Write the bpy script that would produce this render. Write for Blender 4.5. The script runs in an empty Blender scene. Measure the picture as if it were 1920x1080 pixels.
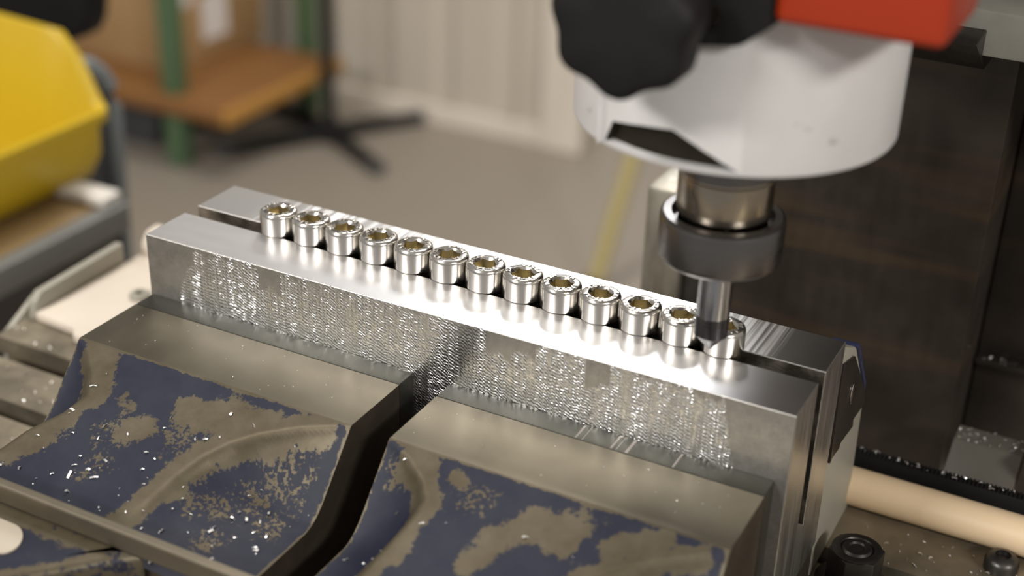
import bpy, bmesh, math, random
from mathutils import Vector, Matrix, noise as mnoise
R = math.radians
random.seed(7)
sc = bpy.context.scene
COL = sc.collection
# --------------------------------------------------------------------------
# camera, world, lamps, exposure.   Modelling unit below: millimetres measured
# from the front left top corner of the clamped aluminium block, which stands
# 0.95 m above the floor.
# --------------------------------------------------------------------------
S, Z0 = 0.001, 0.95


def V(x, y, z):
    return Vector((x * S, y * S, z * S + Z0))


cam = bpy.data.cameras.new('camera')
cam.sensor_width = 36.0
cam.lens = 2688.115 / 1920 * 36
cam.clip_start, cam.clip_end = 0.02, 60
cam.dof.use_dof = True
cam.dof.focus_distance = 0.348
cam.dof.aperture_fstop = 9.0
cam.dof.aperture_blades = 0
co = bpy.data.objects.new('camera', cam)
co.location = V(238.668, -258.388, 161.771)
co.rotation_euler = (1.095, -0.028, 0.483)
COL.objects.link(co)
sc.camera = co

sc.view_settings.view_transform = 'Standard'
sc.view_settings.look = 'None'
sc.view_settings.gamma = 1.0
sc.view_settings.use_curve_mapping = False
sc.view_settings.exposure = 0.0
sc.cycles.use_denoising = True
sc.cycles.max_bounces = 8
sc.cycles.sample_clamp_indirect = 6.0

world = bpy.data.worlds.new('workshop_air')
sc.world = world
world.use_nodes = True
bgn = world.node_tree.nodes['Background']
bgn.inputs[0].default_value = (0.86, 0.82, 0.77, 1)
bgn.inputs[1].default_value = 0.36


def lamp(name, loc, target, size, size_y, watts, col=(1, 1, 1)):
    l = bpy.data.lights.new(name, 'AREA')
    l.shape = 'RECTANGLE'
    l.size, l.size_y, l.energy, l.color = size, size_y, watts, col
    o = bpy.data.objects.new(name, l)
    o.location = loc
    o.rotation_euler = (Vector(target) - Vector(loc)).to_track_quat('-Z', 'Y').to_euler()
    COL.objects.link(o)
    return o


lamp('ceiling_lamp_beyond_wall', (-1.36, 4.02, 3.25), (0.1, 0.0, 0.95), 0.95, 0.6, 36, (0.97, 0.98, 1.0))
lamp('ceiling_lamp_front', (-1.15, -3.0, 2.9), (0.1, 0.0, 1.0), 1.0, 0.35, 80, (1.0, 0.975, 0.95))
lamp('ceiling_lamp_right', (2.7, -1.45, 2.6), (0.15, 0.0, 1.0), 0.8, 0.35, 66, (1.0, 0.97, 0.93))
lamp('ceiling_lamp_overhead', (-0.85, -0.85, 3.0), (0.1, 0.1, 0.95), 0.35, 0.35, 26, (1.0, 0.97, 0.94))
lamp('ceiling_lamp_aisle', (-0.35, 1.45, 3.2), (-0.6, 1.8, 0.0), 1.2, 0.5, 44, (1.0, 0.95, 0.88))

# --------------------------------------------------------------------------
# materials
# --------------------------------------------------------------------------


class NT:
    def __init__(self, name):
        self.m = bpy.data.materials.new(name)
        self.m.use_nodes = True
        self.t = self.m.node_tree
        self.b = self.t.nodes['Principled BSDF']
        self._c = None

    def n(self, typ, **kw):
        nd = self.t.nodes.new(typ)
        for k, v in kw.items():
            if k.startswith('i_'):
                nd.inputs[k[2:].replace('_', ' ')].default_value = v
            else:
                setattr(nd, k, v)
        return nd

    def l(self, a, b):
        self.t.links.new(a, b)

    def coords(self, scale=(1000, 1000, 1000)):
        """object coordinates turned to millimetres, stretched by scale"""
        tc = self.n('ShaderNodeTexCoord')
        mp = self.n('ShaderNodeMapping')
        mp.inputs['Scale'].default_value = scale
        self.l(tc.outputs['Object'], mp.inputs['Vector'])
        return mp.outputs['Vector']

    def noise(self, vec, scale=1.0, detail=3, rough=0.5):
        nd = self.n('ShaderNodeTexNoise')
        nd.inputs['Scale'].default_value = scale
        nd.inputs['Detail'].default_value = detail
        nd.inputs['Roughness'].default_value = rough
        self.l(vec, nd.inputs['Vector'])
        return nd.outputs[0]

    def ramp(self, fac, stops):
        nd = self.n('ShaderNodeValToRGB')
        els = nd.color_ramp.elements
        while len(els) < len(stops):
            els.new(0.5)
        for e, (p, c) in zip(els, stops):
            e.position = p
            e.color = c if len(c) == 4 else (*c, 1)
        self.l(fac, nd.inputs[0])
        return nd.outputs[0]

    def val(self, fac, lo, hi, a=0.0, b=1.0):
        nd = self.n('ShaderNodeMapRange')
        nd.inputs[1].default_value, nd.inputs[2].default_value = a, b
        nd.inputs[3].default_value, nd.inputs[4].default_value = lo, hi
        self.l(fac, nd.inputs[0])
        return nd.outputs[0]

    def math(self, op, a, b=None):
        nd = self.n('ShaderNodeMath', operation=op)
        for i, x in enumerate((a, b)):
            if x is None:
                continue
            if isinstance(x, (int, float)):
                nd.inputs[i].default_value = x
            else:
                self.l(x, nd.inputs[i])
        return nd.outputs[0]

    def mix(self, fac, a, b):
        nd = self.n('ShaderNodeMix', data_type='RGBA')
        for i, x in ((0, fac), (6, a), (7, b)):
            if isinstance(x, (int, float)):
                nd.inputs[i].default_value = x
            elif isinstance(x, tuple):
                nd.inputs[i].default_value = x if len(x) == 4 else (*x, 1)
            else:
                self.l(x, nd.inputs[i])
        return nd.outputs[2]

    def bump(self, h, strength=0.3, dist=0.0001):
        nd = self.n('ShaderNodeBump')
        nd.inputs['Strength'].default_value = strength
        nd.inputs['Distance'].default_value = dist
        self.l(h, nd.inputs['Height'])
        self.l(nd.outputs[0], self.b.inputs['Normal'])

    def set(self, **kw):
        for k, v in kw.items():
            k = {'color': 'Base Color', 'rough': 'Roughness', 'metal': 'Metallic', 'spec': 'Specular IOR Level', 'coat': 'Coat Weight'}[k]
            if isinstance(v, tuple):
                self.b.inputs[k].default_value = v if len(v) == 4 else (*v, 1)
            elif isinstance(v, (int, float)):
                self.b.inputs[k].default_value = v
            else:
                self.l(v, self.b.inputs[k])
        return self


def metal(name, col, rough=0.3, grain=(600, 600, 600), amount=0.12, bump=0.15, blotch=0.1, metallic=1.0, tint=None):
    """steel or aluminium with directional grain"""
    k = NT(name)
    g = k.noise(k.coords(grain), 1.0, 3)
    b = k.noise(k.coords((60, 60, 60)), 1.0, 4)
    t = tint or tuple(c * (1 - blotch * 3) for c in col)
    k.set(color=k.mix(k.val(b, 0, 1, 0.35, 0.7), t, col), metal=metallic)
    k.set(rough=k.val(g, max(0.03, rough - amount), rough + amount, 0.3, 0.7))
    k.bump(g, bump, 0.00004)
    return k.m


def plain(name, col, rough=0.5, metallic=0.0, var=0.12, scale=30, bump=0.0, spec=0.5):
    k = NT(name)
    n = k.noise(k.coords((scale, scale, scale)), 1.0, 4)
    k.set(color=k.mix(n, tuple(c * (1 - var) for c in col), tuple(min(1, c * (1 + var)) for c in col)), rough=rough, metal=metallic, spec=spec)
    if bump:
        k.bump(n, bump, 0.0003)
    return k.m


M = {}
M['alu_top'] = metal('brushed_aluminium_top', (0.80, 0.79, 0.79), 0.32, (40, 300, 300), 0.012, 0.004, 0.015)
M['alu_end'] = metal('sawn_aluminium_end', (0.70, 0.69, 0.65), 0.36, (300, 400, 40), 0.06, 0.06, 0.06)
M['steel'] = metal('stainless_steel', (0.74, 0.71, 0.66), 0.20, (500, 500, 60), 0.05, 0.03, 0.03)
M['steel_top'] = metal('stainless_head_face', (0.20, 0.19, 0.17), 0.28, (300, 300, 300), 0.04, 0.02, 0.06)  # dark reflection on the head faces put into a darker steel colour
M['socket'] = metal('oily_socket_walls', (0.58, 0.51, 0.34), 0.34, (600, 600, 600), 0.08, 0.06, 0.05)
M['ground'] = metal('ground_oily_steel', (0.170, 0.150, 0.110), 0.36, (160, 30, 160), 0.03, 0.01, 0.05)
M['pad'] = metal('hardened_jaw_plate', (0.125, 0.122, 0.105), 0.44, (160, 30, 160), 0.04, 0.015, 0.07)
M['dark_steel'] = metal('blackened_steel', (0.085, 0.078, 0.072), 0.38, (300, 300, 300), 0.08, 0.12, 0.15, 0.85)
M['nut_dark'] = metal('dark_collet_nut_steel', (0.20, 0.19, 0.185), 0.30, (60, 60, 900), 0.05, 0.05, 0.04)
M['turned'] = metal('turned_spindle_steel', (0.42, 0.375, 0.31), 0.20, (30, 30, 1400), 0.05, 0.14, 0.03)
M['carbide'] = metal('polished_carbide', (0.50, 0.51, 0.54), 0.14, (30, 30, 900), 0.04, 0.03, 0.04)
M['coated'] = metal('dark_coated_carbide', (0.11, 0.106, 0.115), 0.30, (90, 90, 900), 0.05, 0.04, 0.08)
M['table'] = metal('oily_machine_table', (0.32, 0.275, 0.20), 0.48, (200, 200, 200), 0.10, 0.25, 0.14, 0.7)
M['column'] = metal('oily_slideway_steel', (0.070, 0.055, 0.044), 0.42, (260, 40, 60), 0.10, 0.10, 0.14, 0.6)


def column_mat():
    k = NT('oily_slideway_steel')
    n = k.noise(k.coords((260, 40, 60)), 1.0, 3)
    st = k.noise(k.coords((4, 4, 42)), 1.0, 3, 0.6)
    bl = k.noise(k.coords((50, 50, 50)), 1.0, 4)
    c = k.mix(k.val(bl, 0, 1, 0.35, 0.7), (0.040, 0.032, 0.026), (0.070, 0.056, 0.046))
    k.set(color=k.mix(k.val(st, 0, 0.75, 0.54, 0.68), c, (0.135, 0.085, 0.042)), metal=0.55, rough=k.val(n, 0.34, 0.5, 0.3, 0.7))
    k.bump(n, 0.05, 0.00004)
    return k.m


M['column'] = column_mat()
M['grey_cast'] = plain('grey_machine_paint', (0.30, 0.29, 0.25), 0.5, 0.0, 0.15, 160, 0.1)
M['dull_post'] = metal('dull_strip_steel', (0.42, 0.39, 0.33), 0.45, (300, 300, 60), 0.08, 0.1, 0.08)
M['black'] = plain('black_plastic', (0.008, 0.0075, 0.0072), 0.62, 0.0, 0.2, 200, 0.05, 0.25)
M['dark_grey'] = plain('dark_grey_plastic', (0.05, 0.052, 0.055), 0.5, 0.0, 0.2, 12)
M['grey_plastic'] = plain('grey_plastic_rim', (0.19, 0.21, 0.22), 0.5, 0.0, 0.1, 20)
M['yellow'] = plain('yellow_polypropylene', (0.47, 0.315, 0.009), 0.38, 0.0, 0.06, 15, 0.05)
M['red'] = plain('red_machine_cover', (0.33, 0.026, 0.0035), 0.42, 0.0, 0.05, 60, 0.03)
M['beige'] = plain('cream_sheet_metal', (0.66, 0.58, 0.48), 0.45, 0.0, 0.06, 60)
M['grey_sheet'] = plain('grey_sheet_metal', (0.31, 0.29, 0.235), 0.45, 0.0, 0.1, 40)
M['rod'] = plain('cream_rod', (0.74, 0.56, 0.36), 0.45, 0.0, 0.08, 60, 0.05)
M['label'] = plain('ivory_label', (0.40, 0.345, 0.27), 0.5, 0.0, 0.05, 40)
M['pink'] = plain('faded_red_paint', (0.33, 0.13, 0.11), 0.5, 0.0, 0.1, 40)
M['white_part'] = plain('white_moulding', (0.70, 0.66, 0.60), 0.5, 0.0, 0.05, 30)
M['bench_band'] = plain('grey_bench_edge', (0.17, 0.17, 0.16), 0.45, 0.2, 0.1, 20)
M['bench_top'] = plain('worn_brown_bench_top', (0.20, 0.125, 0.045), 0.5, 0.0, 0.2, 20)
M['bench_body'] = plain('dark_bench_cabinet', (0.042, 0.034, 0.028), 0.6, 0.0, 0.2, 10)
M['green'] = plain('green_rack_paint', (0.085, 0.15, 0.075), 0.45, 0.0, 0.1, 5)
M['shelf'] = plain('chipboard_shelf', (0.215, 0.095, 0.026), 0.55, 0.0, 0.15, 6)
M['shelf_edge'] = plain('orange_shelf_edge', (0.40, 0.20, 0.042), 0.5, 0.0, 0.12, 6)
M['card'] = plain('brown_cardboard', (0.38, 0.235, 0.105), 0.75, 0.0, 0.06, 5)
M['paper'] = plain('white_paper', (0.74, 0.70, 0.68), 0.7, 0.0, 0.03, 5)
M['floor'] = plain('sealed_concrete', (0.265, 0.23, 0.188), 0.42, 0.0, 0.10, 1.6)
M['wall'] = plain('beige_wall_panel', (0.50, 0.445, 0.37), 0.6, 0.0, 0.03, 2)
M['trim'] = plain('pale_skirting', (0.68, 0.61, 0.52), 0.5, 0.0, 0.03, 2)
M['broom'] = plain('olive_yellow_pole', (0.38, 0.31, 0.13), 0.5, 0.0, 0.08, 4)
M['bare_side'] = metal('oily_jaw_side', (0.12, 0.095, 0.07), 0.45, (200, 200, 200), 0.08, 0.05, 0.1, 0.7)
M['bar'] = metal('oily_bar_steel', (0.20, 0.172, 0.125), 0.42, (30, 200, 200), 0.05, 0.03, 0.06, 0.8)
M['dull_dark'] = plain('dull_dark_casting', (0.095, 0.085, 0.068), 0.45, 0.0, 0.15, 100)
M['rub'] = plain('rubbed_steel', (0.30, 0.27, 0.24), 0.45, 0.7, 0.1, 300)
M['blue_edge'] = plain('blue_machine_paint', (0.030, 0.036, 0.085), 0.42, 0.0, 0.15, 120)


def chip_mat():
    k = NT('bright_metal_chips')
    k.set(color=(0.95, 0.93, 0.90), metal=0.9, rough=0.36)
    return k.m


M['chips'] = chip_mat()


def milled_face():
    """side of the block: rows of fish-scale cutter marks, smooth where the cutter missed.
    Local origin: middle of the block, 58 mm below its top."""
    k = NT('milled_aluminium_side')
    streak = k.noise(k.coords((380, 200, 14)), 1.0, 3, 0.6)        # vertical columns
    mm = k.coords((1000, 1000, 1000))
    sx = k.n('ShaderNodeSeparateXYZ')
    k.l(mm, sx.inputs[0])
    X, Zm = sx.outputs[0], sx.outputs[2]
    depth = k.math('SUBTRACT', 58.0, Zm)
    cell = k.math('FLOOR', k.math('DIVIDE', k.math('ADD', X, k.math('MULTIPLY', k.math('SUBTRACT', streak, 0.5), 3.0)), 6.5))
    wn = k.n('ShaderNodeTexWhiteNoise', noise_dimensions='1D')
    k.l(cell, wn.inputs['W'])
    lim = k.val(wn.outputs['Value'], 0.0, 8.5, 0.62, 1.0)           # a few cells stay smooth at the top
    lim = k.math('ADD', lim, k.val(X, 30.0, 0.0, -87, -71))         # left end
    lim = k.math('ADD', lim, k.val(X, 0.0, 62.0, 72, 85))           # right end
    rag = k.math('MULTIPLY', k.math('SUBTRACT', k.noise(k.coords((420, 200, 260)), 1.0, 3, 0.6), 0.5), 9.0)
    pm = k.val(k.math('ADD', k.math('SUBTRACT', depth, lim), rag), 0.0, 1.0, -0.6, 0.9)
    warp = k.noise(k.coords((700, 300, 500)), 1.0, 2, 0.5)
    colx = k.math('DIVIDE', X, 1.06)
    ci = k.math('FLOOR', colx)
    cf = k.math('FRACT', colx)
    wc = k.n('ShaderNodeTexWhiteNoise', noise_dimensions='1D')
    k.l(ci, wc.inputs['W'])
    ph = k.math('ADD', k.math('DIVIDE', Zm, 0.88), k.math('MULTIPLY', cf, 0.55))
    ph = k.math('ADD', ph, k.math('MULTIPLY', wc.outputs['Value'], 0.5))
    ph = k.math('ADD', ph, k.math('MULTIPLY', warp, 1.5))
    row = k.math('SINE', k.math('MULTIPLY', ph, 2 * math.pi))
    bow = k.math('SINE', k.math('MULTIPLY', cf, math.pi))
    fl = k.noise(k.coords((900, 300, 700)), 1.0, 2, 0.6)
    amp = k.math('MULTIPLY', pm, k.val(streak, 0.30, 1.0, 0.34, 0.62))
    amp = k.math('MULTIPLY', amp, k.val(fl, 0.25, 1.0, 0.32, 0.62))
    h = k.math('MULTIPLY', k.math('ADD', k.math('MULTIPLY', row, 0.5), k.math('MULTIPLY', bow, 0.35)), amp)
    mott = k.noise(k.coords((500, 500, 500)), 1.0, 4, 0.7)
    col = k.mix(k.val(streak, 0, 1, 0.3, 0.7), (0.64, 0.63, 0.615), (0.90, 0.89, 0.885))
    col = k.mix(pm, k.mix(k.val(mott, 0, 1, 0.3, 0.7), (0.37, 0.355, 0.33), (0.50, 0.485, 0.46)), col)
    k.set(color=col, metal=1.0, rough=k.val(pm, 0.46, 0.31))
    k.bump(h, 1.0, 0.00020)
    return k.m


M['alu_milled'] = milled_face()


def streaked_top():
    """top of the rear leg: scored across by the cutter, plain at both ends"""
    k = NT('scored_aluminium_top')
    a = k.noise(k.coords((1100, 10, 10)), 1.0, 2, 0.6)
    b = k.noise(k.coords((420, 40, 10)), 1.0, 2, 0.6)
    sx = k.n('ShaderNodeSeparateXYZ')
    k.l(k.coords((1000, 1000, 1000)), sx.inputs[0])
    X = sx.outputs[0]
    zone = k.math('MULTIPLY', k.val(X, 0, 1, -74, -62), k.val(X, 1, 0, 74, 77))
    s1 = k.math('MULTIPLY', k.val(a, 0, 1, 0.42, 0.60), zone)
    col = k.mix(s1, (0.60, 0.59, 0.58), (0.90, 0.89, 0.89))
    k.set(color=col, metal=1.0, rough=k.math('ADD', 0.31, k.math('MULTIPLY', s1, 0.13)))
    k.bump(k.math('MULTIPLY', k.math('ADD', a, b), zone), 0.35, 0.00003)
    return k.m


M['alu_scored'] = streaked_top()


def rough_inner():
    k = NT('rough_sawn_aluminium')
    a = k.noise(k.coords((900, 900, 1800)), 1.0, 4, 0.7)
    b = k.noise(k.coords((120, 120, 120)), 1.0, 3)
    k.set(color=k.mix(k.val(b, 0, 1, 0.4, 0.65), (0.10, 0.088, 0.07), (0.40, 0.35, 0.29)), metal=0.9, rough=0.42)  # tones lowered as well, putting the slot's shade into the colour
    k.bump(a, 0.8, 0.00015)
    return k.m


M['alu_rough'] = rough_inner()


def worn_paint():
    """blue casting paint rubbed down to bare brown-grey iron; 'wear' is set per vertex"""
    k = NT('worn_blue_casting_paint')
    at = k.n('ShaderNodeAttribute', attribute_name='wear')
    big = k.noise(k.coords((160, 160, 160)), 1.0, 5, 0.62)
    fine = k.noise(k.coords((1100, 1100, 700)), 1.0, 3, 0.6)
    sp = k.n('ShaderNodeAttribute', attribute_name='speck')
    mid = k.noise(k.coords((420, 420, 420)), 1.0, 6, 0.7)
    w = k.math('ADD', at.outputs['Fac'], k.math('MULTIPLY', k.math('SUBTRACT', big, 0.5), 1.2))
    w = k.math('ADD', w, k.math('MULTIPLY', k.math('SUBTRACT', mid, 0.5), 0.9))
    w = k.math('ADD', w, k.math('MULTIPLY', k.math('SUBTRACT', fine, 0.5), k.val(sp.outputs['Fac'], 0.45, 2.4)))
    m = k.val(w, 0, 1, 0.44, 0.58)
    tone = k.noise(k.coords((90, 90, 90)), 1.0, 5, 0.65)
    paint = k.mix(k.val(tone, 0, 1, 0.3, 0.7), (0.007, 0.0085, 0.022), (0.017, 0.019, 0.031))
    bare = k.mix(k.val(tone, 0, 1, 0.3, 0.7), (0.076, 0.060, 0.035), (0.125, 0.105, 0.071))
    k.set(color=k.mix(m, paint, bare), spec=0.3, metal=k.val(m, 0.0, 0.5), rough=k.val(m, 0.55, 0.46))
    k.bump(k.math('ADD', k.math('MULTIPLY', m, -0.6), k.math('MULTIPLY', fine, 0.5)), 0.35, 0.00010)
    return k.m


M['worn'] = worn_paint()


def white_paint():
    k = NT('white_head_paint')
    v = k.coords((130, 130, 130))
    n = k.noise(v, 1.0, 3, 0.5)
    d = k.noise(k.coords((70, 70, 210)), 1.0, 4, 0.7)
    grime = k.val(d, 0, 1, 0.66, 0.75)
    c = k.mix(n, (0.60, 0.58, 0.565), (0.67, 0.655, 0.64))
    k.set(color=k.mix(k.math('MULTIPLY', grime, 0.75), c, (0.16, 0.12, 0.08)), rough=0.4)
    return k.m


M['white'] = white_paint()
M['pocket_shade'] = plain('shade_dark_pocket', (0.020, 0.015, 0.009), 0.6, 0.0, 0.35, 250, 0.2, 0.2)  # recess shade put into the wall colour of the head's pocket

# --------------------------------------------------------------------------
# mesh helpers (all in mm)
# --------------------------------------------------------------------------


def put(bm, name, mats, parent=None, smooth=None, keep=False):
    """link bm (absolute mm coordinates) as one mesh object"""
    me = bpy.data.meshes.new(name)
    bm.normal_update()
    bm.to_mesh(me)
    bm.free()
    if not isinstance(mats, (list, tuple)):
        mats = [mats]
    for m in mats:
        me.materials.append(M[m] if isinstance(m, str) else m)
    if parent is not None:
        org, p = Vector((0, 0, 0)), parent
        while p is not None:
            org = org + p.location
            p = p.parent
    else:
        xs = [v.co for v in me.vertices]
        lo = Vector([min(c[i] for c in xs) for i in range(3)])
        hi = Vector([max(c[i] for c in xs) for i in range(3)])
        org = V((lo.x + hi.x) / 2, (lo.y + hi.y) / 2, lo.z)
    for v in me.vertices:
        v.co = V(*v.co) - org
    if smooth:
        for p in me.polygons:
            p.use_smooth = True
        me.set_sharp_from_angle(angle=R(smooth))
    o = bpy.data.objects.new(name, me)
    COL.objects.link(o)
    if parent is not None:
        o.parent = parent
    else:
        o.location = org
    return o


def tag(o, label=None, cat=None, group=None, kind=None):
    for k, v in (('label', label), ('category', cat), ('group', group), ('kind', kind)):
        if v:
            o[k] = v
    return o


def thing(name, loc, label, cat, group=None):
    o = bpy.data.objects.new(name, None)
    o.empty_display_size = 0.01
    o.location = V(*loc)
    COL.objects.link(o)
    return tag(o, label, cat, group)


def box(bm, x0, x1, y0, y1, z0, z1, bev=0.0, seg=2, mi=0):
    vs = [bm.verts.new((x, y, z)) for z in (z0, z1) for y in (y0, y1) for x in (x0, x1)]
    fs = [bm.faces.new([vs[i] for i in f]) for f in ((0, 2, 3, 1), (4, 5, 7, 6), (0, 1, 5, 4), (2, 6, 7, 3), (0, 4, 6, 2), (1, 3, 7, 5))]
    for f in fs:
        f.material_index = mi
    if bev:
        es = list({e for f in fs for e in f.edges})
        r = bmesh.ops.bevel(bm, geom=es, offset=bev, segments=seg, profile=0.5, affect='EDGES')
        for f in r['faces']:
            f.material_index = mi
    return vs


def prism(bm, pts, axis, a, b, bev=0.0, seg=2, mi=0):
    """polygon pts in the plane normal to axis, extruded from a to b"""
    def mk(p, t):
        if axis == 'x':
            return (t, p[0], p[1])
        if axis == 'y':
            return (p[0], t, p[1])
        return (p[0], p[1], t)
    A = [bm.verts.new(mk(p, a)) for p in pts]
    B = [bm.verts.new(mk(p, b)) for p in pts]
    n = len(pts)
    fs = [bm.faces.new(A), bm.faces.new(B[::-1])]
    for i in range(n):
        fs.append(bm.faces.new((A[i], B[i], B[(i + 1) % n], A[(i + 1) % n])))
    bmesh.ops.recalc_face_normals(bm, faces=fs)
    for f in fs:
        f.material_index = mi
    if bev:
        es = list({e for f in fs for e in f.edges})
        r = bmesh.ops.bevel(bm, geom=es, offset=bev, segments=seg, profile=0.5, affect='EDGES')
        for f in r['faces']:
            f.material_index = mi
    return fs


def lathe(bm, prof, c=(0, 0), n=48, mi=0, cap=True):
    """prof: (radius, z) from bottom to top"""
    rings = []
    for r, z in prof:
        rings.append([bm.verts.new((c[0] + r * math.cos(2 * math.pi * i / n), c[1] + r * math.sin(2 * math.pi * i / n), z)) for i in range(n)])
    fs = []
    for a, b in zip(rings, rings[1:]):
        for i in range(n):
            j = (i + 1) % n
            fs.append(bm.faces.new((a[i], a[j], b[j], b[i])))
    if cap:
        fs.append(bm.faces.new(rings[0][::-1]))
        fs.append(bm.faces.new(rings[-1]))
    for f in fs:
        f.material_index = mi
    return rings


def tube(bm, pts, r, n=16, cap=True):
    pts = [Vector(p) for p in pts]
    rings = []
    for i, p in enumerate(pts):
        d = (pts[min(i + 1, len(pts) - 1)] - pts[max(i - 1, 0)]).normalized()
        q = d.to_track_quat('Z', 'Y')
        rr = r[i] if isinstance(r, (list, tuple)) else r
        rings.append([bm.verts.new(p + q @ Vector((rr * math.cos(2 * math.pi * k / n), rr * math.sin(2 * math.pi * k / n), 0))) for k in range(n)])
    for a, b in zip(rings, rings[1:]):
        for k in range(n):
            j = (k + 1) % n
            bm.faces.new((a[k], a[j], b[j], b[k]))
    if cap:
        bm.faces.new(rings[0][::-1])
        bm.faces.new(rings[-1])


def B():
    return bmesh.new()


def simple(name, mat, args, parent=None, bev=0.0, smooth=30):
    bm = B()
    box(bm, *args, bev=bev)
    return put(bm, name, mat, parent, smooth)


def boolean(o, cutter_bm, mats):
    me = bpy.data.meshes.new('cut')
    bmesh.ops.recalc_face_normals(cutter_bm, faces=cutter_bm.faces[:])
    cutter_bm.to_mesh(me)
    cutter_bm.free()
    for v in me.vertices:
        v.co = V(*v.co)
    for m in mats:
        me.materials.append(M[m])
    c = bpy.data.objects.new('cut', me)
    COL.objects.link(c)
    md = o.modifiers.new('b', 'BOOLEAN')
    md.operation, md.object, md.solver = 'DIFFERENCE', c, 'EXACT'
    bpy.context.view_layer.update()
    new = bpy.data.meshes.new_from_object(o.evaluated_get(bpy.context.evaluated_depsgraph_get()))
    o.modifiers.clear()
    o.data = new
    bpy.data.objects.remove(c)
    for p in new.polygons:
        p.use_smooth = True
    new.set_sharp_from_angle(angle=R(32))


def smin(a, b, k):
    h = max(k - abs(a - b), 0) / k
    return min(a, b) - h * h * k * 0.25


def interp(t, pts):
    if t <= pts[0][0]:
        return pts[0][1]
    for (a, x), (b, y) in zip(pts, pts[1:]):
        if t <= b:
            return x + (y - x) * (t - a) / (b - a)
    return pts[-1][1]


# --------------------------------------------------------------------------
# the setting: floor and walls
# --------------------------------------------------------------------------
FL = -950
bm = B()
box(bm, -4500, 2500, -1500, 4600, FL - 40, FL)
tag(put(bm, 'floor', 'floor'), kind='structure')
# panelled partition: shallow trapezoid corrugations
bm = B()
prof = []
x = -4200
while x < -915:
    prof += [(x, 2285), (x + 95, 2285), (x + 110, 2293), (x + 135, 2293), (x + 150, 2285)]
    x += 150
prof = [p for p in prof if p[0] < -905] + [(-895, 2285), (-895, 2365), (-4200, 2365)]
prism(bm, prof, 'z', FL, FL + 2050)
tag(put(bm, 'wall_back', 'wall'), kind='structure')
bm = B()
box(bm, -4200, -905, 2272, 2284.5, FL, FL + 42, 2)
tag(put(bm, 'baseboard_back', 'trim'), kind='structure')
bm = B()
box(bm, -985, -893, 2265, 2284.5, FL, FL + 2050, 4)
tag(put(bm, 'trim_1', 'trim'), kind='structure')
bm = B()
box(bm, -4500, 2500, 4500, 4600, FL, FL + 2900)
tag(put(bm, 'wall_far', 'wall'), kind='structure')

# --------------------------------------------------------------------------
# machine table with T-slots
# --------------------------------------------------------------------------
TZ = -69.0
mt = thing('machine_table', (90, 28, TZ - 32), 'oily grey milling machine table with T-slots carrying the vise', 'machine table')
bm = B()
slots = [(-8.5, -1.5), (16.7, 26.2), (44.5, 52.0)]
ys = [-75]
prof = [(-75, TZ)]
for a, b in slots:
    prof += [(a, TZ), (a, TZ - 6), (a - 3.5, TZ - 6), (a - 3.5, TZ - 11), (b + 3.5, TZ - 11), (b + 3.5, TZ - 6), (b, TZ - 6), (b, TZ)]
prof += [(86, TZ), (86, TZ - 30), (-75, TZ - 30)]
prism(bm, prof, 'x', -92, 330)
put(bm, 'slotted_top', 'table', mt, 25)
bm = B()   # bent end plate on the left end of the table
prism(bm, [(31, -95), (31, -72), (46, -64), (84, -62.5), (84, -95)], 'x', -95.5, -93.2, 0.5)
put(bm, 'end_piece', 'grey_sheet', mt, 30)

# cream sheet tray with a turned up rim on the table
tr = thing('chip_tray', (-55, 70, TZ), 'cream sheet metal tray with upturned rims on the left end of the machine table', 'tray')
bm = B()
prism(bm, [(-88, 40), (-70, 38.5), (-67, 35), (-60, 34.5), (-55, 39), (-52, 46), (-4, 46), (-4, 104), (-88, 104)], 'z', TZ, TZ + 3, 0.6)
put(bm, 'tray_floor', 'beige', tr, 30)
bm = B()
prism(bm, [(40, TZ), (41, -63), (44, -60.2), (84, -58.6), (84, TZ)], 'x', -91.5, -88.2, 0.7)
put(bm, 'side_rim', 'grey_sheet', tr, 30)
bm = B()
prism(bm, [(92, TZ), (92, -62), (95, -58), (101, -57.5), (104, -60), (104, TZ)], 'x', -88, -4, 1.4, 3)
put(bm, 'back_rim', 'beige', tr, 40)
bm = B()
lathe(bm, [(3.6, TZ + 3), (3.6, TZ + 4.2), (2.8, TZ + 4.8), (1.6, TZ + 4.8), (1.6, TZ + 3.6)], (-66, 66), 24)
put(bm, 'rim_eyelet', 'grey_sheet', tr, 30)
bm = B()
lathe(bm, [(4.2, TZ + 3), (4.2, TZ + 4.0), (3.4, TZ + 4.6), (2.0, TZ + 4.6), (2.0, TZ + 3.4)], (-51, 40), 24)
put(bm, 'rim_eyelet', 'white_part', tr, 30)

# --------------------------------------------------------------------------
# vise: bed and fixed jaw, two moving jaw halves, front spindle block
# --------------------------------------------------------------------------
BED = -58.0
vb = thing('machine_vise', (90, 0, TZ), 'steel vise bed with the fixed jaw standing behind the aluminium block', 'vise')
bm = B()
prism(bm, [(-72, TZ + 0.03), (-72, BED - 0.06), (37.7, BED - 0.06), (37.7, TZ + 0.03)], 'x', 5, 176, 0.4)
put(bm, 'bed', 'bare_side', vb, 30)
bm = B()
jp = [(37.8, TZ + 0.03), (37.8, -1.6), (49.5, -7.4), (52, -8.2), (66.5, -26.5), (70.5, -34), (72, -52), (73, TZ + 0.03)]
prism(bm, jp, 'x', 1, 176.2, 0.35)
put(bm, 'fixed_jaw', 'grey_sheet', vb, 30)
bm = B()   # painted back of the fixed jaw
bp = [(50.0, -7.6), (52.3, -7.5), (67.0, -25.8), (67.8, -29.5), (66.6, -27.2), (51.4, -8.6)]
prism(bm, bp, 'x', 170.0, 176.9, 0.3)
put(bm, 'painted_back', 'blue_edge', vb, 30)
bm = B()  # thin dark shape with a stepped edge on the fixed jaw's end face
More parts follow.
